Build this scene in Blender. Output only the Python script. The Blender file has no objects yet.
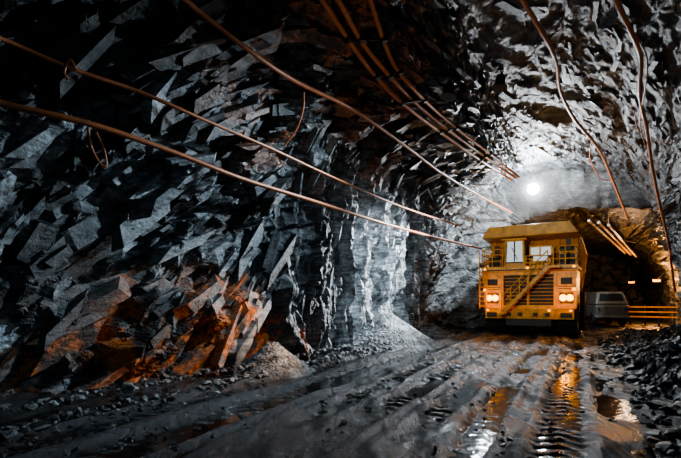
import bpy, bmesh, math, random
import numpy as np
from mathutils import Vector, Matrix
from mathutils.bvhtree import BVHTree
random.seed(7); rng=np.random.default_rng(7)
scene=bpy.context.scene
try: scene.view_settings.look='AgX - Medium High Contrast'
except Exception: pass
F=454.0; CX=340.5; HY=302.0; CAMZ=1.7
TH=math.radians(27.6); ST,CT=math.sin(TH),math.cos(TH)
def W(s,u,z): return (s*ST+u*CT, s*CT-u*ST, z)

# ---------------------------------------------------------------- noise
def h3(ix,iy,iz,k):
    a=(ix.astype(np.int64)*73856093)^(iy.astype(np.int64)*19349663)^(iz.astype(np.int64)*83492791)^(k*2654435761)
    a&=0xffffffff
    a=((a^(a>>16))*0x45d9f3b)&0xffffffff
    a=((a^(a>>16))*0x45d9f3b)&0xffffffff
    a=a^(a>>16)
    return (a&0xffffff)/float(0xffffff)
def vnoise(P,seed=0):
    f=np.floor(P); t=P-f; t=t*t*(3-2*t); i=f.astype(np.int64); r=0
    for dx in (0,1):
        for dy in (0,1):
            for dz in (0,1):
                w=(t[:,0] if dx else 1-t[:,0])*(t[:,1] if dy else 1-t[:,1])*(t[:,2] if dz else 1-t[:,2])
                r=r+w*h3(i[:,0]+dx,i[:,1]+dy,i[:,2]+dz,seed)
    return r
def fbm(P,oct=4,seed=0):
    r=0;a=.5
    for o in range(oct):
        r=r+a*(vnoise(P*(2**o),seed+o)-.5); a*=.5
    return r
def facet(P,seed,tilt):
    f=np.floor(P).astype(np.int64); n=len(P)
    best=np.full(n,1e9); C=np.zeros((n,3)); ID=np.zeros((n,3),np.int64)
    for dx in (-1,0,1):
        for dy in (-1,0,1):
            for dz in (-1,0,1):
                i=f+np.array([dx,dy,dz])
                c=np.stack([i[:,0]+h3(i[:,0],i[:,1],i[:,2],seed),i[:,1]+h3(i[:,0],i[:,1],i[:,2],seed+1),i[:,2]+h3(i[:,0],i[:,1],i[:,2],seed+2)],1)
                d=np.abs(P-c).max(1)*.6+((P-c)**2).sum(1)**.5*.4
                m=d<best; best[m]=d[m]; C[m]=c[m]; ID[m]=i[m]
    g=[(h3(ID[:,0],ID[:,1],ID[:,2],seed+3+k)*2-1)*tilt for k in range(3)]
    off=h3(ID[:,0],ID[:,1],ID[:,2],seed+7)-.5
    D=P-C
    return off+g[0]*D[:,0]+g[1]*D[:,1]+g[2]*D[:,2], h3(ID[:,0],ID[:,1],ID[:,2],seed+9)
def blocks(P,seed,tilt,k,reach=.75):
    """continuous piecewise-planar angular blocks: max over cells of a tilted cap bounded by steep flanks"""
    f=np.floor(P).astype(np.int64); n=len(P); best=np.full(n,-9.); idv=np.zeros(n)
    for dx in (-1,0,1):
        for dy in (-1,0,1):
            for dz in (-1,0,1):
                i=f+np.array([dx,dy,dz]); hh=lambda q: h3(i[:,0],i[:,1],i[:,2],seed+q)
                d=P-np.stack([i[:,0]+hh(0),i[:,1]+hh(1),i[:,2]+hh(2)],1)
                a=(hh(8)-.5)*1.2; ca,sa=np.cos(a),np.sin(a)
                d0=d[:,0]*ca-d[:,2]*sa; d2=d[:,0]*sa+d[:,2]*ca
                ch=np.maximum(np.maximum(np.abs(d0),np.abs(d[:,1])),np.abs(d2)); ch=np.maximum(ch,(np.abs(d0)+np.abs(d2))*.72)
                cap=(hh(7)-.5)+((hh(3)*2-1)*d0+(hh(4)*2-1)*d2+(hh(5)*2-1)*d[:,1]*.3)*tilt
                v=np.minimum(cap,k*(reach+.25*hh(6)-ch)); m=v>best; best[m]=v[m]; idv[m]=hh(9)[m]
    return np.maximum(best,-.9),idv
def sm(a,b,x):
    t=np.clip((x-a)/(b-a),0,1); return t*t*(3-2*t)
def bump(x,a,b,w): return sm(a-w,a+w,x)*(1-sm(b-w,b+w,x))

# ---------------------------------------------------------------- materials
def newmat(name):
    m=bpy.data.materials.new(name); m.use_nodes=True
    nt=m.node_tree; return m,nt,nt.nodes['Principled BSDF']
def N(nt,t,**kw):
    n=nt.nodes.new(t)
    for k,v in kw.items():
        if k in n.inputs: n.inputs[k].default_value=v
        else: setattr(n,k,v)
    return n
def ramp(nt,src,stops):
    r=nt.nodes.new('ShaderNodeValToRGB'); e=r.color_ramp.elements
    while len(e)<len(stops): e.new(.5)
    for i,(p,c) in enumerate(stops):
        e[i].position=p; e[i].color=(c,c,c,1) if isinstance(c,(int,float)) else (*c,1)
    nt.links.new(src,r.inputs[0]); return r.outputs[0]
def mixc(nt,fac,a,b,mode='MIX'):
    m=nt.nodes.new('ShaderNodeMix'); m.data_type='RGBA'; m.blend_type=mode
    for v,i in ((fac,0),(a,6),(b,7)):
        if hasattr(v,'is_linked'): nt.links.new(v,m.inputs[i])
        else: m.inputs[i].default_value=v if isinstance(v,float) else (*v,1)
    return m.outputs[2]
def math_(nt,op,a,b):
    m=nt.nodes.new('ShaderNodeMath'); m.operation=op
    for v,i in ((a,0),(b,1)):
        if hasattr(v,'is_linked'): nt.links.new(v,m.inputs[i])
        else: m.inputs[i].default_value=v
    return m.outputs[0]

def rock_material():
    m,nt,b=newmat('wet_fractured_rock'); L=nt.links
    tc=N(nt,'ShaderNodeTexCoord'); at=N(nt,'ShaderNodeAttribute',attribute_name='rock')
    sep=N(nt,'ShaderNodeSeparateColor'); L.new(at.outputs['Color'],sep.inputs[0])
    n1=N(nt,'ShaderNodeTexNoise',Scale=1.6,Detail=10.0,Roughness=.65); L.new(tc.outputs['Object'],n1.inputs['Vector'])
    n2=N(nt,'ShaderNodeTexNoise',Scale=12.0,Detail=9.0,Roughness=.72); L.new(tc.outputs['Object'],n2.inputs['Vector'])
    mp=N(nt,'ShaderNodeMapping'); mp.inputs['Rotation'].default_value=(.5,-.7,.4); mp.inputs['Scale'].default_value=(.8,.8,5.0)
    L.new(tc.outputs['Object'],mp.inputs[0])
    n3=N(nt,'ShaderNodeTexNoise',Scale=2.2,Detail=6.0,Roughness=.6); L.new(mp.outputs[0],n3.inputs['Vector'])
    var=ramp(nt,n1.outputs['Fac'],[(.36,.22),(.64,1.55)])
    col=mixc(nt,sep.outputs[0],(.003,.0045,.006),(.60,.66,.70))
    col=mixc(nt,1.0,col,var,'MULTIPLY')
    col=mixc(nt,1.0,col,ramp(nt,n3.outputs['Fac'],[(.38,.45),(.6,1.35)]),'MULTIPLY')
    col=mixc(nt,1.0,col,ramp(nt,n2.outputs['Fac'],[(.38,.5),(.6,1.3)]),'MULTIPLY')
    rust=ramp(nt,n2.outputs['Fac'],[(.38,(.07,.016,.004)),(.60,(.80,.24,.04))])
    rm=math_(nt,'MULTIPLY',sep.outputs[1],ramp(nt,n1.outputs['Fac'],[(.46,0.),(.54,1.)]))
    col=mixc(nt,rm,col,rust)
    L.new(col,b.inputs['Base Color'])
    L.new(math_(nt,'ADD',ramp(nt,n2.outputs['Fac'],[(.3,.15),(.65,.42)]),math_(nt,'MULTIPLY',sep.outputs[2],.4)),b.inputs['Roughness'])
    b.inputs['Specular IOR Level'].default_value=.65
    b2=N(nt,'ShaderNodeBump',Strength=.85,Distance=.045); L.new(n2.outputs['Fac'],b2.inputs['Height'])
    b3=N(nt,'ShaderNodeBump',Strength=.5,Distance=.05); L.new(n3.outputs['Fac'],b3.inputs['Height']); L.new(b2.outputs[0],b3.inputs['Normal'])
    L.new(b3.outputs[0],b.inputs['Normal'])
    return m
ROCK=rock_material()

def floor_material():
    m,nt,b=newmat('muddy_haul_road'); L=nt.links
    tc=N(nt,'ShaderNodeTexCoord'); at=N(nt,'ShaderNodeAttribute',attribute_name='rock')
    sep=N(nt,'ShaderNodeSeparateColor'); L.new(at.outputs['Color'],sep.inputs[0])
    mp=N(nt,'ShaderNodeMapping'); mp.inputs['Rotation'].default_value=(0,0,TH); mp.inputs['Scale'].default_value=(1.0,.22,1.0); L.new(tc.outputs['Object'],mp.inputs[0])
    n1=N(nt,'ShaderNodeTexNoise',Scale=2.0,Detail=9.0,Roughness=.7); L.new(mp.outputs[0],n1.inputs['Vector'])
    n2=N(nt,'ShaderNodeTexNoise',Scale=11.0,Detail=10.0,Roughness=.78); L.new(tc.outputs['Object'],n2.inputs['Vector'])
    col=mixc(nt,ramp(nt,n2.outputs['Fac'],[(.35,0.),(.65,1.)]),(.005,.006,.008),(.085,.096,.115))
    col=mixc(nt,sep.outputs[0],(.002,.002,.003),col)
    L.new(col,b.inputs['Base Color'])
    wet=math_(nt,'ADD',ramp(nt,n1.outputs['Fac'],[(.42,0.),(.54,.46)]),math_(nt,'MULTIPLY',sep.outputs[1],.06))
    r=math_(nt,'SUBTRACT',.70,wet); L.new(r,b.inputs['Roughness'])
    b2=N(nt,'ShaderNodeBump',Strength=.95,Distance=.05); L.new(n2.outputs['Fac'],b2.inputs['Height']); L.new(b2.outputs[0],b.inputs['Normal'])
    return m
FLOORM=floor_material()

def simple(name,col,rough=.5,metal=0.,dirt=.35,dcol=(.03,.025,.02),scale=2.5,bump_=.0,emit=None,es=0.):
    m,nt,b=newmat(name); L=nt.links
    tc=N(nt,'ShaderNodeTexCoord'); n=N(nt,'ShaderNodeTexNoise',Scale=scale,Detail=8.0,Roughness=.7); L.new(tc.outputs['Object'],n.inputs['Vector'])
    f=ramp(nt,n.outputs['Fac'],[(.42,0.),(.72,dirt)])
    L.new(mixc(nt,f,col,dcol),b.inputs['Base Color'])
    b.inputs['Roughness'].default_value=rough; b.inputs['Metallic'].default_value=metal
    if bump_:
        bb=N(nt,'ShaderNodeBump',Strength=bump_,Distance=.03); L.new(n.outputs['Fac'],bb.inputs['Height']); L.new(bb.outputs[0],b.inputs['Normal'])
    if emit:
        b.inputs['Emission Color'].default_value=(*emit,1); b.inputs['Emission Strength'].default_value=es
    return m
YEL=simple('truck_yellow_paint',(.95,.47,.04),.38,0,.8,(.17,.08,.02),2.6,.15)
ORG=simple('truck_orange_body_paint',(.90,.37,.04),.5,0,.6,(.18,.06,.015),1.4,.2)
DARKM=simple('dark_steel',(.03,.03,.032),.5,.4)
RUB=simple('tyre_rubber',(.022,.021,.02),.75,0,.6,(.07,.06,.05),3.,.3)
GREYM=simple('galvanised_grey',(.18,.19,.18),.5,.2,.5)
CABLE=simple('copper_brown_cable_sheath',(.52,.17,.06),.42,.0,.6,(.12,.045,.02),5.)
TAN=simple('tan_pipe_coating',(.42,.30,.19),.5,0,.4,(.2,.12,.06),3.)
STEELB=simple('hazard_orange_glow',(.8,.25,.03),.5,emit=(1,.20,.01),es=.35)  # weak emission added so the barrier rails glow; they are no lamp
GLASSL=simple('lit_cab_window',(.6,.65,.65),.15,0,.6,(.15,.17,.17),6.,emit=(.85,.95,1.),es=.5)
GLASSD=simple('dark_cab_glass',(.03,.035,.04),.08)
HEADM=simple('amber_headlamp',(.2,.08,.0),.5,emit=(1,.40,.012),es=12.)
MARK=simple('amber_marker_lamp',(.3,.1,.0),.5,emit=(1,.36,.01),es=4.)
LAMPM=simple('floodlamp_lens',(1,1,1),.3,emit=(.93,.97,1.),es=160.)

# ---------------------------------------------------------------- mesh helpers
def mkobj(name,verts,faces,mat,parent=None,smooth=False,col=None):
    me=bpy.data.meshes.new(name); me.from_pydata(verts,[],faces); 
    if col is not None:
        a=me.color_attributes.new('rock','FLOAT_COLOR','POINT'); a.data.foreach_set('color',col.astype(np.float32).ravel())
    me.materials.append(mat); 
    if smooth: me.polygons.foreach_set('use_smooth',[True]*len(me.polygons))
    me.update(); o=bpy.data.objects.new(name,me); scene.collection.objects.link(o)
    if parent: o.parent=parent
    return o
def empty(name,loc=(0,0,0),rz=0.):
    o=bpy.data.objects.new(name,None); o.location=loc; o.rotation_euler=(0,0,rz); scene.collection.objects.link(o); return o
class MB:
    def __init__(s): s.v=[]; s.f=[]
    def hexa(s,p):
        b=len(s.v); s.v+= [tuple(q) for q in p]
        s.f+=[(b,b+3,b+2,b+1),(b+4,b+5,b+6,b+7)]+[(b+i,b+(i+1)%4,b+4+(i+1)%4,b+4+i) for i in range(4)]
    def box(s,x0,x1,y0,y1,z0,z1): s.hexa([(x0,y0,z0),(x1,y0,z0),(x1,y1,z0),(x0,y1,z0),(x0,y0,z1),(x1,y0,z1),(x1,y1,z1),(x0,y1,z1)])
    def tube(s,p0,p1,r,n=8,r1=None):
        r1=r if r1 is None else r1
        p0=Vector(p0);p1=Vector(p1); d=(p1-p0).normalized(); a=d.orthogonal().normalized(); c=d.cross(a); b=len(s.v)
        for p,rr in ((p0,r),(p1,r1)):
            for i in range(n):
                t=2*math.pi*i/n; s.v.append(tuple(p+(a*math.cos(t)+c*math.sin(t))*rr))
        for i in range(n): s.f.append((b+i,b+(i+1)%n,b+n+(i+1)%n,b+n+i))
        s.f.append(tuple(b+n-1-i for i in range(n))); s.f.append(tuple(b+n+i for i in range(n)))
    def path(s,pts,r,n=8):
        for a,b in zip(pts[:-1],pts[1:]): s.tube(a,b,r,n)
    def lathe(s,prof,cx,cy,cz,n=32):
        b=len(s.v); m=len(prof)
        for i in range(n):
            t=2*math.pi*i/n
            for x,r in prof: s.v.append((cx+x,cy+r*math.cos(t),cz+r*math.sin(t)))
        for i in range(n):
            for j in range(m-1):
                s.f.append((b+i*m+j,b+((i+1)%n)*m+j,b+((i+1)%n)*m+j+1,b+i*m+j+1))
    def out(s,name,mat,parent=None,bev=0.,smooth=False):
        o=mkobj(name,s.v,s.f,mat,parent,smooth)
        if bev:
            m=o.modifiers.new('bevel','BEVEL'); m.width=bev; m.segments=2; m.limit_method='ANGLE'
        return o
def gridfaces(n,m):
    i=np.arange(n-1)[:,None]*m+np.arange(m-1)[None,:]
    return np.stack([i,i+1,i+m+1,i+m],-1).reshape(-1,4)

# ---------------------------------------------------------------- tunnel shell
def prof(s,th):
    k=sm(30.4,31.4,s)
    uc=-1.5+1.9*k; a=6.6+.1*k; H=10.0-2.2*k
    e=.74
    c=np.cos(th); q=np.sin(th)
    u=uc+a*np.sign(c)*np.abs(c)**e; z=H*np.abs(q)**e-.25
    return u,z,uc,H
ss=np.concatenate([np.linspace(-7,2.5,45,endpoint=False),np.linspace(2.5,24,520,endpoint=False),np.linspace(24,34,110,endpoint=False),np.linspace(34,64,70)])
th=np.concatenate([np.linspace(.0001,math.pi*.62,260,endpoint=False),np.linspace(math.pi*.62,math.pi-.0001,330)]); NT=len(th)
S,T=np.meshgrid(ss,th,indexing='ij'); S=S.ravel();T=T.ravel()
U,Z,UC,H=prof(S,T)
nu=UC-U; nz=np.minimum(0,H*.35-Z); ln=np.sqrt(nu**2+nz**2)+1e-6; nu/=ln; nz/=ln
P=np.stack([S,U,Z],1)
ph=math.radians(40)
la=S*math.cos(ph)+Z*math.sin(ph); lb=-S*math.sin(ph)+Z*math.cos(ph)
warp=fbm(P*.45,3,50)
left=1-sm(-5.0,-2.0,U)
right=sm(3.6,4.8,U)
ceil=(1-left)*(1-right)
Q=np.stack([la/2.0+warp*.3,U/1.8,lb/1.0+warp*.4],1)
Qc=np.stack([S/2.4+warp*.4,Z/1.4,U/1.1+warp*.8-.25*S/1.1],1)
cw=sm(0,1,ceil)[:,None]
Q=Q*(1-cw)+Qc*cw
wallr=np.maximum(left*(1-.3*sm(7,9.3,Z)),right*.45)
b0,idb0=blocks(Q/2.0+2,211,1.7,3.2,.60)
b1,id1=blocks(Q/.9,311,2.0,4.2,.56)
b2_,id2=blocks(Q*2.0+5,411,2.0,4.2,.56)
b3,id3=blocks(Q*4.6+9,511,1.8,3.4,.60)
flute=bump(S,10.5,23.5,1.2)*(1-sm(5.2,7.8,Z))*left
cz=(1-wallr)
q=lb/.55+1.2*b0+.5*warp+.6*(idb0-.5); fr=q-np.floor(q); led=np.where(fr<.84,fr/.84,(1-fr)/.16)-.5
led*=np.clip((idb0-.25)*3,0,1)*(1-.6*flute)
D=wallr*(.72*b0+.46*b1*(1-.3*flute)+.20*b2_+.07*b3+.20*led)+cz*(.12*b0+.09*b1+.07*b2_+.04*b3)+.08*fbm(P*1.2,4,90)+.30*fbm(P*.35,2,95)*ceil
fl=np.abs(np.sin(S*1.75+3.0*warp+.35*Z)) ; fl2=np.abs(np.sin(S*4.6+Z*.5+5*warp+1.2*id2)); fl3=np.abs(np.sin(S*11+Z*.8+8*warp))
D=D*(1-.5*flute)+flute*(.10+.75*(1-fl)**.8+.32*(1-fl2)+.12*(1-fl3)+.25*sm(5.5,0,Z))
lowL=left*(1-sm(1.0,3.0,Z))*bump(S,2,11,1); D=D+.25*lowL
D=1.7*np.tanh(D/1.7)
U2=U+nu*D; Z2=Z+nz*D
X,Y,_=W(S,U2,Z2)
V=np.stack([X,Y,Z2],1)
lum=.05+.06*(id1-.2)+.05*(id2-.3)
lum=lum+ceil*.01+.05*left*sm(14,20,S)+left*.30*sm(20.5,24,S)*(1-sm(5,8.5,Z))  # albedo raised on the far left wall to imitate floodlight falling there
lum=lum+flute*(.55+.35*id2)*(1-.5*sm(3.8,7,Z))*sm(11.5,15,S)+flute*.15  # pale buttress rock, whitened further to paint in its lamp-lit look
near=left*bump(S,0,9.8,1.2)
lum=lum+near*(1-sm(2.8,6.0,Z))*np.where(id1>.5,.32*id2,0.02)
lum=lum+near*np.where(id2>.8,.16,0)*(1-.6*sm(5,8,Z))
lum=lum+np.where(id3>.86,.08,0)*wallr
lum=lum*(1-.45*left*sm(5.5,8,Z)*(1-sm(14,20,S)))  # painted shade: albedo lowered on the upper near-left wall
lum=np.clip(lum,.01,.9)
rn=sm(-.04,.06,fbm(P*.6,3,800))
rust=left*bump(S,4.6,11.6,.7)*(1-sm(1.4,2.8,Z))*rn+.45*left*bump(S,7,16,2)*sm(4.5,6,Z)*(id1>.5)
rust=np.clip(rust,0,1)
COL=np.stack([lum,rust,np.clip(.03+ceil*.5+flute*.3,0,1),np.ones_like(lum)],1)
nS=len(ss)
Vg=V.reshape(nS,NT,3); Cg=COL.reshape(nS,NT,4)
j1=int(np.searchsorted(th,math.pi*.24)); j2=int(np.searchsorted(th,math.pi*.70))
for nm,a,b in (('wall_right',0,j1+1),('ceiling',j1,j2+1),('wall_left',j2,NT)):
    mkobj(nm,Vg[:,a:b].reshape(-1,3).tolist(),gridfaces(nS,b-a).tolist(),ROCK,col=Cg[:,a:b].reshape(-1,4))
def endwall(nm,s,sgn):
    uu=np.linspace(-9,8,60); zz=np.linspace(-.3,10.5,50); A,B=np.meshgrid(uu,zz,indexing='ij'); A=A.ravel();B=B.ravel()
    q=np.stack([A,B,A*0+s],1); f,i=facet(q/1.3,5,.6); s2=s+sgn*(.6*f+.5*fbm(q,4,3))
    x,y,_=W(s2,A,B); c=np.stack([.06+.08*i,0*i,0*i+.3,0*i+1],1)
    mkobj(nm,np.stack([x,y,B],1).tolist(),gridfaces(60,50).tolist(),ROCK,col=c)
endwall('wall_back',62.5,-1); endwall('wall_front',-6.3,1)

# ---- thin, sharp-edged fractured slabs and ledges breaking out of the walls and roof
tv=Vector((ST,CT,0)); nv=Vector((CT,-ST,0)); zv=Vector((0,0,1))
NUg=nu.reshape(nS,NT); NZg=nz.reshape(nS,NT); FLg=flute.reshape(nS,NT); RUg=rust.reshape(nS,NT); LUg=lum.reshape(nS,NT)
sv_=[];sf_=[];sc_=[]; nb=0
jl0=int(np.searchsorted(th,math.pi*.56)); jc0=int(np.searchsorted(th,math.pi*.06))
cum=np.searchsorted(ss,np.linspace(1,29,600))
HF=[(0,3,2,1),(4,5,6,7),(0,1,5,4),(1,2,6,5),(2,3,7,6),(3,0,4,7)]
for k in range(6600):
    roof=k>=4600
    i=int(random.choice(cum)); j=random.randrange(jl0,NT-4) if not roof else random.randrange(jc0,jl0)
    fl_=FLg[i,j]
    if fl_>.3 and random.random()<.78: continue
    if not roof and ss[i]>19 and random.random()<.4: continue
    size=(.08+.40*random.random()**2.3)*(1.-.3*fl_)*(.8 if roof else 1)
    c=Vector(Vg[i,j]); n=(nv*float(NUg[i,j])+zv*float(NZg[i,j])).normalized()
    reg=math.sin(ss[i]*.9+j*.021)*.22
    if roof: ang=random.gauss(.15,.22); ud=(nv*n.dot(zv)*-1+zv*n.dot(nv)).normalized(); a1=(tv*math.cos(ang)+ud*math.sin(ang))
    else:
        ang=ph+reg+random.gauss(0,.13) if fl_<.3 else math.pi/2+random.gauss(0,.15); a1=(tv*math.cos(ang)+zv*math.sin(ang))
    a1=(a1-n*a1.dot(n)).normalized(); a2=n.cross(a1)
    R=Matrix.Rotation(random.gauss(.13,.2)*(.45 if roof else 1),3,a1)@Matrix.Rotation(random.gauss(0,.12)*(.5 if roof else 1),3,a2)
    n2=R@n; a1=R@a1; a2=R@a2
    L_,H_,D_=size*random.uniform(.9,2.6),size*random.uniform(.2,.58),size*random.uniform(.2,.45)*(.45 if roof else 1)
    sh=random.uniform(-.28,.28)*L_; tp=random.uniform(.65,1.)
    for z in (-1,1):
        for (x,y) in ((-1,-1),(1,-1),(1,1),(-1,1)):
            f_=tp if z>0 else 1.
            p=c+a1*(x*L_*f_*random.uniform(.75,1.)+y*sh)+a2*(y*H_*random.uniform(.6,1.)*(tp+.1 if z>0 else 1))+n2*(z*D_*random.uniform(.7,1.)-.1*size)
            sv_.append(tuple(p))
    sf_+=[tuple(nb+q for q in f) for f in HF]; nb+=8
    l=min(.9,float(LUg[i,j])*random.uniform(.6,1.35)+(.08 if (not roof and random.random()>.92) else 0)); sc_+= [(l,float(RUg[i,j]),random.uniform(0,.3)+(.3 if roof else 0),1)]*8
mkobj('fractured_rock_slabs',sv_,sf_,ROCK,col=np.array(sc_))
sub=Vg[::2,::2]; gf=gridfaces(sub.shape[0],sub.shape[1]).tolist(); nsub=sub.shape[0]*sub.shape[1]
bvh=BVHTree.FromPolygons([tuple(p) for p in sub.reshape(-1,3).tolist()]+sv_,gf+[tuple(nsub+q for q in f) for f in sf_])

# ---------------------------------------------------------------- floor
fs=np.concatenate([np.linspace(-7,2.5,60,endpoint=False),np.linspace(2.5,14,420,endpoint=False),np.linspace(14,32,300,endpoint=False),np.linspace(32,64,80)])
fu=np.linspace(-9.4,7.6,400)
A,B=np.meshgrid(fs,fu,indexing='ij'); A=A.ravel();B=B.ravel()
def floorz(A,B):
    P=np.stack([A*.35,B*1.3,A*0],1); P3=np.stack([A*1.1,B*4.5,A*0],1)
    n=.10*fbm(P,4,200)+.07*fbm(P3,4,220)
    Z=n.copy()
    wob=.35*np.sin(A*.12)+.15*np.sin(A*.31+1)
    rut=np.zeros_like(A); hi=np.zeros_like(A)
    brk=sm(-.12,.1,fbm(np.stack([A*.35,B*.6,A*0],1),3,260))
    for c,w,d,ch in ((-.25,.30,.085,1),(-1.45,.20,.055,1),(-2.15,.20,.055,1),(-3.0,.22,.055,1),(-3.8,.2,.05,1),(-5.0,.36,.095,1),(-6.1,.32,.095,1)):
        x=B-(c+wob*(1 if c<-.5 else .25)); m=np.exp(-(x/w)**4)*(1 if c in(-.25,-5.0,-6.1) else .45+.55*brk)
        rut+=m; Z-=d*m
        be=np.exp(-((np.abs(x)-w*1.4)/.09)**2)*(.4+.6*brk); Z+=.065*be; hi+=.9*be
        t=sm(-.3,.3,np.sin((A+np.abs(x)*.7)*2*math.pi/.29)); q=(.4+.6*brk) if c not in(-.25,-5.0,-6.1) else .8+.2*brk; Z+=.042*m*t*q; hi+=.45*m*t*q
    pd=bump(B,.15,.85,.15)*sm(-.08,.06,fbm(np.stack([A*.55,B*.9,A*0],1),3,333)); Z-=.07*pd
    pd2=bump(B,-4.6,-.7,.4)*sm(-.0,.08,fbm(np.stack([A*.45,B*.9,A*0],1),3,353)); Z-=.055*pd2
    edge=1-sm(-8.2,-6.7,B)
    Z+=edge*(.22+.25*fbm(np.stack([A,B,A*0],1),4,240))
    return Z,np.clip(rut,0,1),hi,n
Zf,rut,hi,nf=floorz(A,B)
x,y,_=W(A,B,Zf)
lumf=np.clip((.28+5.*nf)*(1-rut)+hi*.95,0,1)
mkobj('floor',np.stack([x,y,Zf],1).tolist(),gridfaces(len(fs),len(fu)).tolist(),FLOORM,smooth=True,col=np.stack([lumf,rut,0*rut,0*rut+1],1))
WATER,nt,b=newmat('muddy_water'); b.inputs['Base Color'].default_value=(.008,.009,.01,1); b.inputs['Roughness'].default_value=.08
tc=N(nt,'ShaderNodeTexCoord'); n=N(nt,'ShaderNodeTexNoise',Scale=6.,Detail=4.); nt.links.new(tc.outputs['Object'],n.inputs['Vector']); bb=N(nt,'ShaderNodeBump',Strength=.35,Distance=.03); nt.links.new(n.outputs['Fac'],bb.inputs['Height']); nt.links.new(bb.outputs[0],b.inputs['Normal'])
zp=-.058
pv=[W(3,-6.4,zp),W(3,1.6,zp),W(28,1.6,zp),W(28,-6.4,zp)]
mkobj('puddle_water',pv,[(0,1,2,3)],WATER)

# ---------------------------------------------------------------- rocks
def hullrock(seed):
    r=random.Random(seed); bm=bmesh.new()
    for i in range(16):
        v=Vector((r.gauss(0,1),r.gauss(0,1),r.gauss(0,1))).normalized(); bm.verts.new((v.x*r.uniform(.8,1.2),v.y*r.uniform(.6,1),v.z*r.uniform(.5,.9)))
    bmesh.ops.convex_hull(bm,input=bm.verts); 
    for v in [v for v in bm.verts if not v.link_faces]: bm.verts.remove(v)
    bm.verts.index_update(); vs=np.array([v.co[:] for v in bm.verts]); fc=[[v.index for v in f.verts] for f in bm.faces]; bm.free(); return vs,fc
RB=[hullrock(i) for i in range(9)]
def rocks(name,items,lum=.12):
    vs=[];fc=[];cl=[]; n=0
    for (px,py,pz,sz) in items:
        v,f=random.choice(RB); M=np.array(Matrix.Rotation(random.uniform(0,6.28),3,'Z')@Matrix.Rotation(random.uniform(-.6,.6),3,'X'))
        w=(v*np.array([random.uniform(.7,1.3),1,random.uniform(.6,1)])*sz)@M.T+np.array([px,py,pz+sz*.25])
        vs.append(w); fc+=[[q+n for q in t] for t in f]; n+=len(w)
        l=lum*random.uniform(.3,1.9); cl.append(np.tile([l,0,.2,1],(len(w),1)))
    return mkobj(name,np.concatenate(vs).tolist(),fc,ROCK,col=np.concatenate(cl))
def heapgrid(name,s0,s1,u0,u1,n,m,hf,lum,fsz=.35,amp=.18,seed=400,rg=.2):
    a,b=np.meshgrid(np.linspace(s0,s1,n),np.linspace(u0,u1,m),indexing='ij');a=a.ravel();b=b.ravel()
    h=hf(a,b); q=np.stack([a,b,h],1); f,i=facet(q/fsz,seed,.8); f2,i2=facet(q/(fsz*.4),seed+20,.8)
    z=h+np.clip(h*4+.3,0,1)*(amp*f+amp*.4*f2)+.15*fbm(q,4,seed)*np.clip(h*3,0,1)
    x,y,_=W(a,b,z); c=np.stack([np.clip(lum*(.6+.8*i2),0,1),0*i,0*i+rg,0*i+1],1)
    mkobj(name,np.stack([x,y,z],1).tolist(),gridfaces(n,m).tolist(),ROCK,col=c)
def hR(a,b): 
    e=.95+.25*np.sin(a*.9)+.2*np.sin(a*2.3)
    return -.12+.95*sm(e-.15,e+1.9,b)*(.75+.25*np.sin(a*.55+1))*(1-.55*sm(15,24,a))*1.05+.5*sm(3.2,5,b)
heapgrid('rubble_heap',1.5,27,.5,4.9,420,130,hR,.12,.30,.2)
it=[]
for k in range(900):
    s=random.uniform(2.5,24); u=.8+abs(random.gauss(0,1.3)); 
    if u>4.4: continue
    z=float(hR(np.array([s]),np.array([u]))[0]); x,y,_=W(s,u,0); it.append((x,y,max(z,0),random.choice([.04,.05,.06,.08,.1,.15])*random.uniform(.7,1.2)))
rocks('rubble_rocks',it,.12)
def cone(sc,uc,r,h): return lambda a,b: -.12+h*np.clip(1.12-np.sqrt(((a-sc)/r)**2+((b-uc)/(r*.85))**2),0,1)**1.1
heapgrid('gravel_pile',13.8,20.2,-8,-4.4,200,130,cone(17.0,-6.8,2.4,1.35),.50,.07,.03,500,1.)
heapgrid('gravel_pile',7.6,11.0,-8,-5.2,130,90,cone(9.3,-6.8,1.2,.8),.30,.07,.03,520,1.)
heapgrid('gravel_pile',20.0,25.0,-8,-4.8,130,90,cone(22.5,-6.7,1.8,.7),.42,.07,.03,540,1.)
it=[]
for k in range(1500):
    s=random.uniform(2.5,27); u=-6.9+random.gauss(0,.35)+abs(random.gauss(0,.25)); x,y,_=W(s,u,0); it.append((x,y,.05 if u>-6.7 else .2,random.choice([.02,.03,.04,.05,.06,.07,.09])*random.uniform(.7,1.3)))
rocks('scattered_rocks',it,.28)
it=[]
for k in range(1100):
    s=random.uniform(3,24); u=random.uniform(-6.3,.7); x,y,_=W(s,u,0); it.append((x,y,.0,random.choice([.012,.018,.025,.035,.05])))
rocks('road_stones',it,.10)

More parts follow.
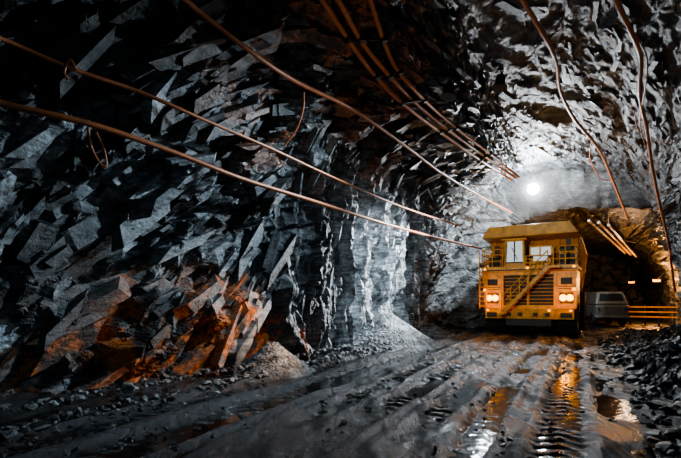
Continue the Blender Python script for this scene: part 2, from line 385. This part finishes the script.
# ---------------------------------------------------------------- cables
def catmull(pts,n=14):
    p=[np.array(q,float) for q in pts]; p=[2*p[0]-p[1]]+p+[2*p[-1]-p[-2]]; o=[]
    for i in range(1,len(p)-2):
        for k in range(n):
            t=k/n; o.append(.5*((2*p[i])+(-p[i-1]+p[i+1])*t+(2*p[i-1]-5*p[i]+4*p[i+1]-p[i+2])*t*t+(-p[i-1]+3*p[i]-3*p[i+1]+p[i+2])*t**3))
    o.append(p[-2]); return o
CO=Vector((0,0,CAMZ))
def on_wall(px,py,gap=.15):
    d=Vector(((px-CX)/F,1,(HY-py)/F)).normalized(); h=bvh.ray_cast(CO,d)
    t=h[3] if h[0] is not None else 40.
    return d,t-gap
def wallpath(pix,gap=.14):
    q=catmull(pix); R=[on_wall(a,b,gap) for a,b in q]; t=np.array([r[1] for r in R]); n=len(t)
    mn=np.array([t[max(0,i-6):i+7].min() for i in range(n)])
    for _ in range(3): mn=np.array([mn[max(0,i-5):i+6].mean() for i in range(n)])
    t=np.minimum(mn,t)
    return [CO+R[i][0]*float(t[i]) for i in range(n)]
def cable(name,pts,r,mat=CABLE):
    c=bpy.data.curves.new(name,'CURVE'); c.dimensions='3D'; c.bevel_depth=r; c.bevel_resolution=3; sp=c.splines.new('POLY'); sp.points.add(len(pts)-1)
    for i,p in enumerate(pts): sp.points[i].co=(*p,1)
    c.materials.append(mat); o=bpy.data.objects.new(name,c); scene.collection.objects.link(o); return o
CAB=[([(-60,86),(0,103),(90,124),(170,151),(240,178),(310,200),(380,222),(430,236),(482,249)],.05),
([(-50,16),(0,38),(70,68),(140,92),(200,118),(270,148),(330,176),(400,206),(460,226)],.034),
([(150,-30),(185,0),(235,40),(290,78),(350,108),(400,142),(440,172),(480,196),(512,213)],.05),
([(300,-30),(322,0),(350,42),(372,72),(402,103),(440,132),(480,160),(512,180)],.058),
([(318,-30),(338,0),(362,42),(386,72),(412,100),(448,130),(484,156),(516,178)],.058),
([(358,-30),(370,0),(384,42),(396,68),(424,100),(456,128),(490,154),(519,177)],.058),
([(505,-30),(523,0),(545,38),(556,62),(560,90),(574,118),(598,148),(612,178),(628,220)],.06),
([(600,-30),(616,0),(634,38),(641,60),(640,95),(647,130),(652,165),(660,205),(668,240),(675,292)],.064)]
paths=[]
for i,(p,r) in enumerate(CAB):
    pts=wallpath(p); paths.append(pts); cable('power_cable',pts,r)
for p in ([(88,128),(91,146),(99,162),(106,166),(104,150),(96,132)],[(304,92),(303,110),(296,130),(284,146)],[(592,140),(590,158),(600,178),(612,180)],[(634,110),(637,126),(642,134)],[(76,70),(70,60),(64,72),(68,80)],[(626,20),(646,56),(645,90),(640,120),(646,150)]):
    cable('hanging_cable_loop',wallpath(p,.2),.022)
for f in (.28,.45,.58,.72,.86):
    ps=[paths[k][int(f*(len(paths[k])-1))] for k in (3,4,5)]
    a,bp=Vector(ps[0]),Vector(ps[2]); d=(bp-a).normalized(); mb=MB(); mb.tube(a-d*.18,bp+d*.18,.045,8); 
    for q in ps:
        mb.tube(Vector(q)-d*.09,Vector(q)+d*.09,.095,10)
    mb.out('cable_clamp',DARKM)
for px,py in ((450,84),(501,76)):
    d,t=on_wall(px,py,.75); p=CO+d*t; e=empty('hanging_lamp',p)
    mb=MB(); mb.lathe([(-.02,.02),(-.02,.12),(.1,.16),(.32,.17),(.4,.25),(.44,.25),(.44,.02)],0,0,0,24)
    o=mb.out('housing',DARKM,e); o.rotation_euler=(0,math.radians(100),.5)
    mb=MB(); mb.tube((0,0,0),(0,.1,1.1),.02); mb.tube((0,-.2,.05),(0,.2,.05),.03); mb.box(-.1,.1,.0,.2,.2,.26); mb.out('hanger',DARKM,e)
# ---------------------------------------------------------------- main floodlight
LP=Vector(W(29.2,-2.35,8.35))
e=empty('ceiling_floodlight',LP)
mb=MB(); mb.lathe([(0,.02),(0,.18),(.12,.3),(.3,.33),(.33,.33)],0,0,0,28); o=mb.out('reflector_housing',DARKM,e); o.rotation_euler=(0,0,math.radians(-113))
mb=MB(); mb.lathe([(.31,.001),(.40,.14),(.37,.25),(.33,.31)],0,0,0,28); o=mb.out('lens',LAMPM,e,smooth=True); o.rotation_euler=(0,0,math.radians(-113))
mb=MB(); mb.tube((0,0,.3),(0,0,1.8),.03); mb.path([(-.34,0,0),(-.34,0,.32),(.34,0,.32),(.34,0,0)],.02); mb.out('bracket',DARKM,e)
def glow_volume(name,loc,R,stops,c=(.95,.97,1)):  # added volume ball that imitates the glow around a lamp
    hm=bpy.data.materials.new('lamp_halo_volume'); hm.use_nodes=True; nt=hm.node_tree; nt.nodes.clear()
    out=nt.nodes.new('ShaderNodeOutputMaterial'); vs=nt.nodes.new('ShaderNodeVolumePrincipled'); nt.links.new(vs.outputs[0],out.inputs['Volume'])
    tc=N(nt,'ShaderNodeTexCoord'); ln_=N(nt,'ShaderNodeVectorMath',operation='LENGTH'); nt.links.new(tc.outputs['Object'],ln_.inputs[0])
    r_=ramp(nt,math_(nt,'DIVIDE',ln_.outputs['Value'],R),stops); nt.links.new(r_,vs.inputs['Density']); vs.inputs['Color'].default_value=(*c,1)
    bm=bmesh.new(); bmesh.ops.create_icosphere(bm,subdivisions=3,radius=R); me=bpy.data.meshes.new(name); bm.to_mesh(me); bm.free(); me.materials.append(hm)
    o=bpy.data.objects.new(name,me); o.location=loc; scene.collection.objects.link(o)
glow_volume('lamp_halo',LP-Vector((.3,.8,.1)),2.2,[(0,.08),(.2,.03),(.6,.008),(1,0.)])  # made-up halo in the air round the floodlight

# ---------------------------------------------------------------- haul truck
T_=empty('mining_haul_truck',(9.9,24.0,0),math.radians(-31)); TS=.95; T_.scale=(TS,TS,TS)
mb=MB(); rims=MB()
def tyre(cx,cy,w,r):
    h=w/2
    mb.lathe([(-h*.8,r*.5),(-h,r*.62),(-h,r*.86),(-h*.86,r*.96),(h*.86,r*.96),(h,r*.86),(h,r*.62),(h*.8,r*.5)],cx,cy,r,40)
    for i in range(30):
        t=2*math.pi*i/30
        for sgn in (-1,1):
            t2=t+(.1 if sgn>0 else 0); M=Matrix.Rotation(t2,4,'X')
            x0,x1=(0.03*sgn,h*.98*sgn); pts=[]
            for rr in (r*.94,r*1.0):
                for (xx,yy) in ((x0,-.06),(x1,-.09),(x1,.06),(x0,.07)):
                    q=M@Vector((xx,yy,rr)); pts.append((cx+q.x,cy+q.y,r+q.z))
            mb.hexa(pts)
    rims.lathe([(-h*.75,r*.52),(-h*.5,r*.46),(-h*.2,r*.2),(-h*.25,.01)],cx,cy,r,24); rims.lathe([(h*.75,r*.52),(h*.5,r*.46),(h*.2,r*.2),(h*.25,.01)],cx,cy,r,24)
for x in (-1.9,1.9): tyre(x,1.55,1.0,1.22)
for x in (-2.1,-1.2,1.2,2.1): tyre(x,6.3,.85,1.22)
mb.out('tyres',RUB,T_); rims.out('wheel_rims',YEL,T_,smooth=True)
mb=MB()
for x in (-.8,.8): mb.box(x-.2,x+.2,.3,8.2,1.25,1.9)
mb.box(-1.9,1.9,1.4,1.7,1.0,1.35); mb.box(-2,2,6.1,6.5,1.0,1.45); mb.box(-1.25,1.25,.35,2.4,1.3,3.5)
mb.box(-1.2,1.2,.1,.4,.45,.85)
mb.box(-.9,.9,2.5,4.2,1.2,2.2); mb.tube((-1.2,.3,.6),(-1.2,1.6,1.1),.09);mb.tube((1.2,.3,.6),(1.2,1.6,1.1),.09)
mb.out('chassis_frame',DARKM,T_,.02)
mb=MB()
mb.hexa([(-2.3,.0,.85),(2.3,.0,.85),(2.3,.6,.85),(-2.3,.6,.85),(-2.3,-.08,1.4),(2.3,-.08,1.4),(2.3,.6,1.4),(-2.3,.6,1.4)])
for sx in (-1,1):
    a,b2=sorted((sx*1.45,sx*2.4)); mb.hexa([(a,.12,1.42),(b2,.12,1.42),(b2,2.7,1.9),(a,2.7,1.9),(a,.12,3.55),(b2,.12,3.55),(b2,2.9,3.55),(a,2.9,3.55)])
    mb.box(*sorted((sx*1.3,sx*1.45)),.02,.5,1.4,3.6)
mb.box(-1.3,1.3,.05,.4,1.4,1.62); mb.box(-1.3,1.3,.05,.4,3.3,3.6); mb.box(-.06,.06,.05,.3,1.6,3.3)
for k in range(8):
    z=1.72+k*.2; mb.hexa([(-1.3,.14,z),(1.3,.14,z),(1.3,.24,z+.02),(-1.3,.24,z+.02),(-1.3,.14,z+.03),(1.3,.14,z+.03),(1.3,.24,z+.05),(-1.3,.24,z+.05)])
mb.out('front_bumper_and_grille',YEL,T_,.008)
mb=MB(); mb.box(-1.28,1.28,.26,.3,1.6,3.3)
for sx in (-1,1):
    a,b2=sorted((sx*1.55,sx*2.3)); mb.box(a+.05,b2-.05,.06,.13,1.72,2.3); mb.box(a+.1,b2-.1,.09,.14,2.75,3.1)
    mb.box(a+.1,b2-.1,-.1,.0,.95,1.2)
for x in (-1.0,-.4,.4,1.0): mb.box(x-.12,x+.12,-.1,.02,1.0,1.2)
for z in (2.5,2.62): mb.box(-2.38,-1.5,.1,.13,z,z+.03); mb.box(1.5,2.38,.1,.13,z,z+.03)
mb.box(-2.45,2.45,-.12,-.09,3.56,3.62)
mb.out('grille_recess',DARKM,T_)
mb=MB(); hs=MB()
for sx in (-1,1):
    for dx in (-.17,.17):
        x=sx*1.93+dx; mb.tube((x,.0,2.02),(x,.06,2.02),.165,18); hs.tube((x,.05,2.02),(x,.14,2.02),.19,18)
mb.out('headlamps',HEADM,T_); hs.out('headlamp_bezels',YEL,T_)
mb=MB()
for x in (-2.15,2.15,-1.1,1.1): mb.box(x-.06,x+.06,-.13,-.09,1.28,1.36)
for x in (-2.3,2.3,0): mb.box(x-.06,x+.06,-.12,-.07,3.63,3.73)
for x in (-2.3,2.3): mb.box(x-.09,x+.09,-.12,-.05,2.4,2.55)
mb.out('marker_lamps',MARK,T_)
mb=MB(); mb.box(-2.5,2.5,-.06,2.9,3.6,3.76); mb.box(-2.5,2.5,-.1,-.04,3.5,3.8)
mb.hexa([(-2.52,.3,2.75),(-2.4,.3,2.75),(-2.4,2.6,2.75),(-2.52,2.6,2.75),(-2.52,-.04,3.6),(-2.4,-.04,3.6),(-2.4,2.6,3.6),(-2.52,2.6,3.6)])
mb.out('deck_platform',YEL,T_,.01)
mb=MB()
def rail(pts,h=1.05,z0=3.76,step=.55):
    for a,b2 in zip(pts[:-1],pts[1:]):
        L=math.dist(a,b2); n=max(1,round(L/step))
        for k in range(n+1):
            x=a[0]+(b2[0]-a[0])*k/n;y=a[1]+(b2[1]-a[1])*k/n; mb.tube((x,y,z0),(x,y,z0+h),.035,6)
        for q in (.35,.7,1.): mb.tube((a[0],a[1],z0+h*q),(b2[0],b2[1],z0+h*q),.032,6)
rail([(-1.35,-.02),(-2.47,-.02),(-2.47,2.5)]); rail([(1.3,-.02),(2.47,-.02),(2.47,2.5)]); rail([(-.1,-.02),(.75,-.02)],.6)
for x in (-2.6,-2.2): mb.tube((x,-.16,1.4),(x,-.16,4.7),.04,6)
for k in range(8): mb.tube((-2.6,-.16,1.55+k*.28),(-2.2,-.16,1.55+k*.28),.03,6)
mb.out('deck_railings',YEL,T_)
mb=MB(); x0,z0,x1,z1=-1.25,1.25,1.1,3.68
for y in (-.75,-.15):
    mb.hexa([(x0-.1,y,z0-.08),(x0+.14,y,z0-.08),(x0+.14,y+.05,z0-.08),(x0-.1,y+.05,z0-.08),(x1-.1,y,z1),(x1+.14,y,z1),(x1+.14,y+.05,z1),(x1-.1,y+.05,z1)])
for k in range(9):
    t=(k+.5)/9; x=x0+(x1-x0)*t; z=z0+(z1-z0)*t; mb.box(x-.13,x+.13,-.72,-.12,z-.02,z+.03)
for k in range(6):
    t=k/5; x=x0+(x1-x0)*t; z=z0+(z1-z0)*t; mb.tube((x,-.76,z),(x,-.76,z+.85),.03,6)
mb.tube((x0,-.76,z0+.85),(x1,-.76,z1+.85),.036,6); mb.tube((x0,-.76,z0+.45),(x1,-.76,z1+.45),.03,6)
mb.box(1.0,1.7,-.8,-.04,3.62,3.7)
mb.box(-1.5,-1.1,-.78,-.1,1.1,1.16); mb.out('access_stairs',YEL,T_)
mb=MB()
mb.hexa([(-1.35,.35,3.76),(-.2,.35,3.76),(-.2,2.2,3.76),(-1.35,2.2,3.76),(-1.3,.45,5.35),(-.25,.45,5.35),(-.25,2.2,5.35),(-1.3,2.2,5.35)])
mb.box(-1.45,-.1,.2,2.3,5.32,5.42); mb.out('operator_cab',YEL,T_,.03)
mb=MB(); mb.hexa([(-1.22,.33,4.05),(-.33,.33,4.05),(-.33,.4,4.05),(-1.22,.4,4.05),(-1.18,.41,5.25),(-.37,.41,5.25),(-.37,.48,5.25),(-1.18,.48,5.25)]); mb.out('cab_windscreen',GLASSL,T_)
mb=MB(); mb.box(-.79,-.73,.3,.42,4.1,5.25); mb.box(-1.24,-.31,.3,.36,4.02,4.08); mb.tube((-.6,.3,4.2),(-.9,.33,4.9),.02); mb.box(-.24,-.18,.7,1.9,4.3,5.1)
mb.hexa([(-1.24,.31,4.05),(-1.2,.31,4.05),(-1.2,.36,4.05),(-1.24,.36,4.05),(-1.2,.39,5.22),(-1.16,.39,5.22),(-1.16,.44,5.22),(-1.2,.44,5.22)])
mb.box(-1.8,-1.55,.1,.2,4.4,5.0); mb.tube((-1.35,.3,4.9),(-1.7,.15,4.9),.025); mb.box(1.9,2.15,.1,.2,4.6,5.2); mb.tube((2.0,.1,3.76),(2.0,.15,4.9),.03)
mb.out('mirrors_and_wipers',DARKM,T_)
mb=MB(); mb.box(.0,1.2,.5,1.8,3.76,4.95); mb.box(.08,1.12,.44,.5,3.95,4.25); mb.box(1.5,2.35,.6,1.9,3.76,4.6); mb.tube((1.7,.45,4.7),(1.7,1.9,4.7),.22,16); mb.tube((2.15,.45,4.7),(2.15,1.9,4.7),.22,16); mb.box(-2.3,-1.6,.8,2.0,3.76,4.5)
mb.out('equipment_cabinets',YEL,T_,.02)
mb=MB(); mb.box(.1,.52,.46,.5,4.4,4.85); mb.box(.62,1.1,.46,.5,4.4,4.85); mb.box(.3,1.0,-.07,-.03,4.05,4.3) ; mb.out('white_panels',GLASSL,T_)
mb=MB(); mb.box(-.15,1.3,.42,.5,4.3,4.38); mb.tube((1.7,.44,4.7),(1.7,.40,4.7),.16,16); mb.tube((2.15,.44,4.7),(2.15,.40,4.7),.16,16); mb.tube((1.35,2.3,3.7),(1.35,2.3,5.3),.1,12); mb.box(1.55,2.3,.56,.61,3.85,4.4); mb.box(-2.25,-1.65,.76,.81,3.85,4.4); mb.out('filter_caps_and_exhaust',DARKM,T_)
mb=MB()
mb.hexa([(-2.2,2.35,3.5),(2.2,2.35,3.5),(2.2,2.6,3.5),(-2.2,2.6,3.5),(-2.4,1.7,5.5),(2.4,1.7,5.5),(2.4,1.95,5.5),(-2.4,1.95,5.5)])
for k in range(7):
    x=-2.1+k*.7; mb.hexa([(x-.07,2.22,3.6),(x+.07,2.22,3.6),(x+.07,2.4,3.6),(x-.07,2.4,3.6),(x-.07,1.57,5.45),(x+.07,1.57,5.45),(x+.07,1.75,5.45),(x-.07,1.75,5.45)])
mb.hexa([(-2.1,2.5,3.3),(2.1,2.5,3.3),(2.1,8.8,2.5),(-2.1,8.8,2.5),(-2.1,2.5,3.5),(2.1,2.5,3.5),(2.1,8.8,2.7),(-2.1,8.8,2.7)])
for sx in (-1,1):
    def X(v): return sx*v
    q=[(X(2.05),2.4,3.3),(X(2.15),2.4,3.3),(X(2.15),8.9,2.5),(X(2.05),8.9,2.5),(X(2.33),1.9,5.5),(X(2.47),1.9,5.5),(X(2.47),8.9,5.0),(X(2.33),8.9,5.0)]
    mb.hexa(q if sx>0 else [q[1],q[0],q[3],q[2],q[5],q[4],q[7],q[6]])
    for k in range(8):
        y=2.6+k*.85; zt=5.45-(y-1.9)*.07; zb=3.3-(y-2.4)*.123
        mb.tube((X(2.18),y,zb),(X(2.5),y,zt),.09,4)
    mb.tube((X(2.46),1.9,5.5),(X(2.46),8.9,5.02),.11,6)
mb.out('dump_body',ORG,T_,.015)
mb=MB()
mb.hexa([(-2.52,.05,5.5),(2.52,.05,5.5),(2.52,2.1,5.40),(-2.52,2.1,5.40),(-2.1,-.02,6.12),(2.1,-.02,6.12),(2.3,2.1,5.85),(-2.3,2.1,5.85)])
mb.out('canopy_visor',YEL,T_,.03)
mb=MB(); mb.box(1.7,2.3,3.2,4.7,1.1,2.1); mb.tube((-2.0,3.2,1.7),(-2.0,4.8,1.7),.45,20); mb.out('fuel_tank',YEL,T_,.05)
# ---------------------------------------------------------------- objects further down the drift
e=empty('mine_service_vehicle',W(37.5,2.15,0),-TH+.25)
mb=MB()
mb.hexa([(-1.05,0,.55),(1.05,0,.55),(1.05,4.6,.55),(-1.05,4.6,.55),(-1.1,-.05,1.5),(1.1,-.05,1.5),(1.1,4.6,1.5),(-1.1,4.6,1.5)])
mb.hexa([(-1.1,-.05,1.5),(1.1,-.05,1.5),(1.1,4.4,1.5),(-1.1,4.4,1.5),(-.85,.35,2.45),(.85,.35,2.45),(.85,4.2,2.45),(-.85,4.2,2.45)])
mb.box(-1.12,1.12,-.15,.1,.5,.75)
mb.out('body',GREYM,e,.12)
mb=MB(); mb.hexa([(-.85,-.0,1.6),(.85,-.0,1.6),(.85,.1,1.6),(-.85,.1,1.6),(-.7,.26,2.3),(.7,.26,2.3),(.7,.36,2.3),(-.7,.36,2.3)]); mb.out('windscreen',GLASSD,e)
mb=MB()
for x in (-.95,.95):
    for y in (.9,3.7): mb.lathe([(-.14,.15),(-.16,.42),(-.1,.48),(.1,.48),(.16,.42),(.14,.15)],x,y,.48,24)
mb.out('wheels',RUB,e)
mb=MB()
for x in (-.85,.85): mb.tube((x,-.09,1.2),(x,-.03,1.2),.07,12)
mb.out('lamps',DARKM,e)
e=empty('safety_barrier',W(38.5,4.6,0),-TH-.3)
mb=MB()
for z in (.6,.95,1.3): mb.box(-1.5,1.5,0,.06,z,z+.09)
mb.out('rails',STEELB,e); mb=MB()
for x in (-1.3,-.4,.4,1.3): mb.box(x-.05,x+.05,.08,.16,0,1.55); mb.box(x-.2,x+.2,-.2,.4,-.02,.06)
mb.out('posts',DARKM,e)
mb=MB(); 
for k,(du,dz) in enumerate(((0,0),(.4,-.15),(.8,-.35))):
    a=W(31.8,.6+du*1.3,6.7+dz); b2=W(46,3.6+du,5.9+dz); mb.tube(a,b2,.085,12)
for s in (33,40):
    c=Vector(W(s,1.5+(s-32)*.2,6.3)); mb.tube(c+Vector((-.7,.3,.2)),c+Vector((.7,-.3,-.2)),.03,6); mb.tube(c,c+Vector((0,0,1.4)),.02,6)
mb.out('ceiling_pipe_bundle',TAN)
for (s,u,z) in ((44,5.6,3.4),(52,4.6,3.6)):
    e=empty('sodium_tunnel_lamp',W(s,u,z),-TH); mb=MB(); mb.box(-.25,.25,-.1,.1,-.08,.08); mb.out('lens',MARK,e,.03); mb=MB(); mb.box(-.3,.3,-.05,.15,.07,.14); mb.tube((0,0,.1),(.5,.1,.6),.03); mb.out('housing',DARKM,e)

# ---------------------------------------------------------------- lights
def light(name,kind,loc,power,col,rad=.2,target=None,size=None,blend=.5):
    l=bpy.data.lights.new(name,kind); l.energy=power; l.color=col
    l.shadow_soft_size=rad
    if kind=='SPOT': l.spot_size=math.radians(size or 60); l.spot_blend=blend
    o=bpy.data.objects.new(name,l); o.location=loc; scene.collection.objects.link(o)
    if target is not None: o.rotation_euler=(Vector(target)-Vector(loc)).to_track_quat('-Z','Y').to_euler()
    return o
fwd=Vector((-math.sin(math.radians(23)),-math.cos(math.radians(23)),0))
light('floodlight_lamp','POINT',LP+fwd*.85+Vector((0,0,-.1)),3000,(.86,.94,1),.22)
light('fill_left','SPOT',W(13,-3.0,6.5),3000,(.68,.87,1),.08,W(6,-8,2.2),72,1.)  # added fill without a fitting, cool light across the near left wall
light('fill_near','SPOT',W(0,2.5,4.2),170,(.60,.82,1),.15,W(8,-8,2.4),75,.9)  # unseen fill above the camera, lifts the left wall
light('fill_buttress','SPOT',W(21.5,-1.5,5.5),14000,(.92,.96,1),.10,W(15.8,-7.5,2.6),52,.8)  # hidden fill added to whiten the fluted buttress
light('fill_truck','SPOT',W(6,-3.0,6.8),3100,(1,.96,.88),.2,W(26.5,-2.5,3.2),25,.7)  # added fill brightening the truck front; no fitting stands here
light('fill_roof','SPOT',W(7,1.5,2.2),150,(.85,.93,1),.3,W(15,-.5,10),90,.9)  # upward fill added to brighten the ceiling
light('fill_cables','SPOT',W(6,-3.5,2.6),300,(1,.88,.76),.2,W(13,-4.5,8.5),70,.9)  # fill added so the cable bundle does not go dark
light('fill_warm_wall','SPOT',W(10.5,-4.6,1.9),480,(1,.45,.13),.1,W(7.6,-8,.4),66,.8)  # unseen warm spot added to tint the rusty rocks orange
light('fill_road','SPOT',W(20,-3.5,5.5),950,(.80,.91,1),.10,W(9,-2.8,0),75,.9)  # added fill that brings out the relief of the ruts
light('fill_ambient','POINT',W(7,0,5.5),50,(.6,.8,1),1.0)  # soft bluish fill added to lift the shadows
light('drift_lamp_warm','POINT',W(43,5.0,3.4),1500,(1,.42,.12),.2)
light('drift_lamp_far','POINT',W(36,3.0,5.6),180,(1,.68,.42),.3)
TM=Matrix.Translation(T_.location)@Matrix.Rotation(math.radians(-31),4,'Z')
for sx in (-1,1):
    lp=TM@Vector((sx*1.83,-.7,1.92))
    light('headlamp_light','POINT',lp,34,(1,.38,.04),.1)
    glow_volume('lamp_halo',lp,.95,[(0,.32),(.3,.14),(.65,.035),(1,0.)],(1,.46,.09))  # added amber halo ball in front of each headlamp pair
w=bpy.data.worlds.new('world'); scene.world=w; w.use_nodes=True; w.node_tree.nodes['Background'].inputs[0].default_value=(.02,.03,.04,1); w.node_tree.nodes['Background'].inputs[1].default_value=.3
c=bpy.data.cameras.new('camera'); c.lens=24; c.sensor_width=36; c.shift_y=73/681; c.clip_end=300
o=bpy.data.objects.new('camera',c); o.location=CO; o.rotation_euler=(math.pi/2,0,0); scene.collection.objects.link(o); scene.camera=o
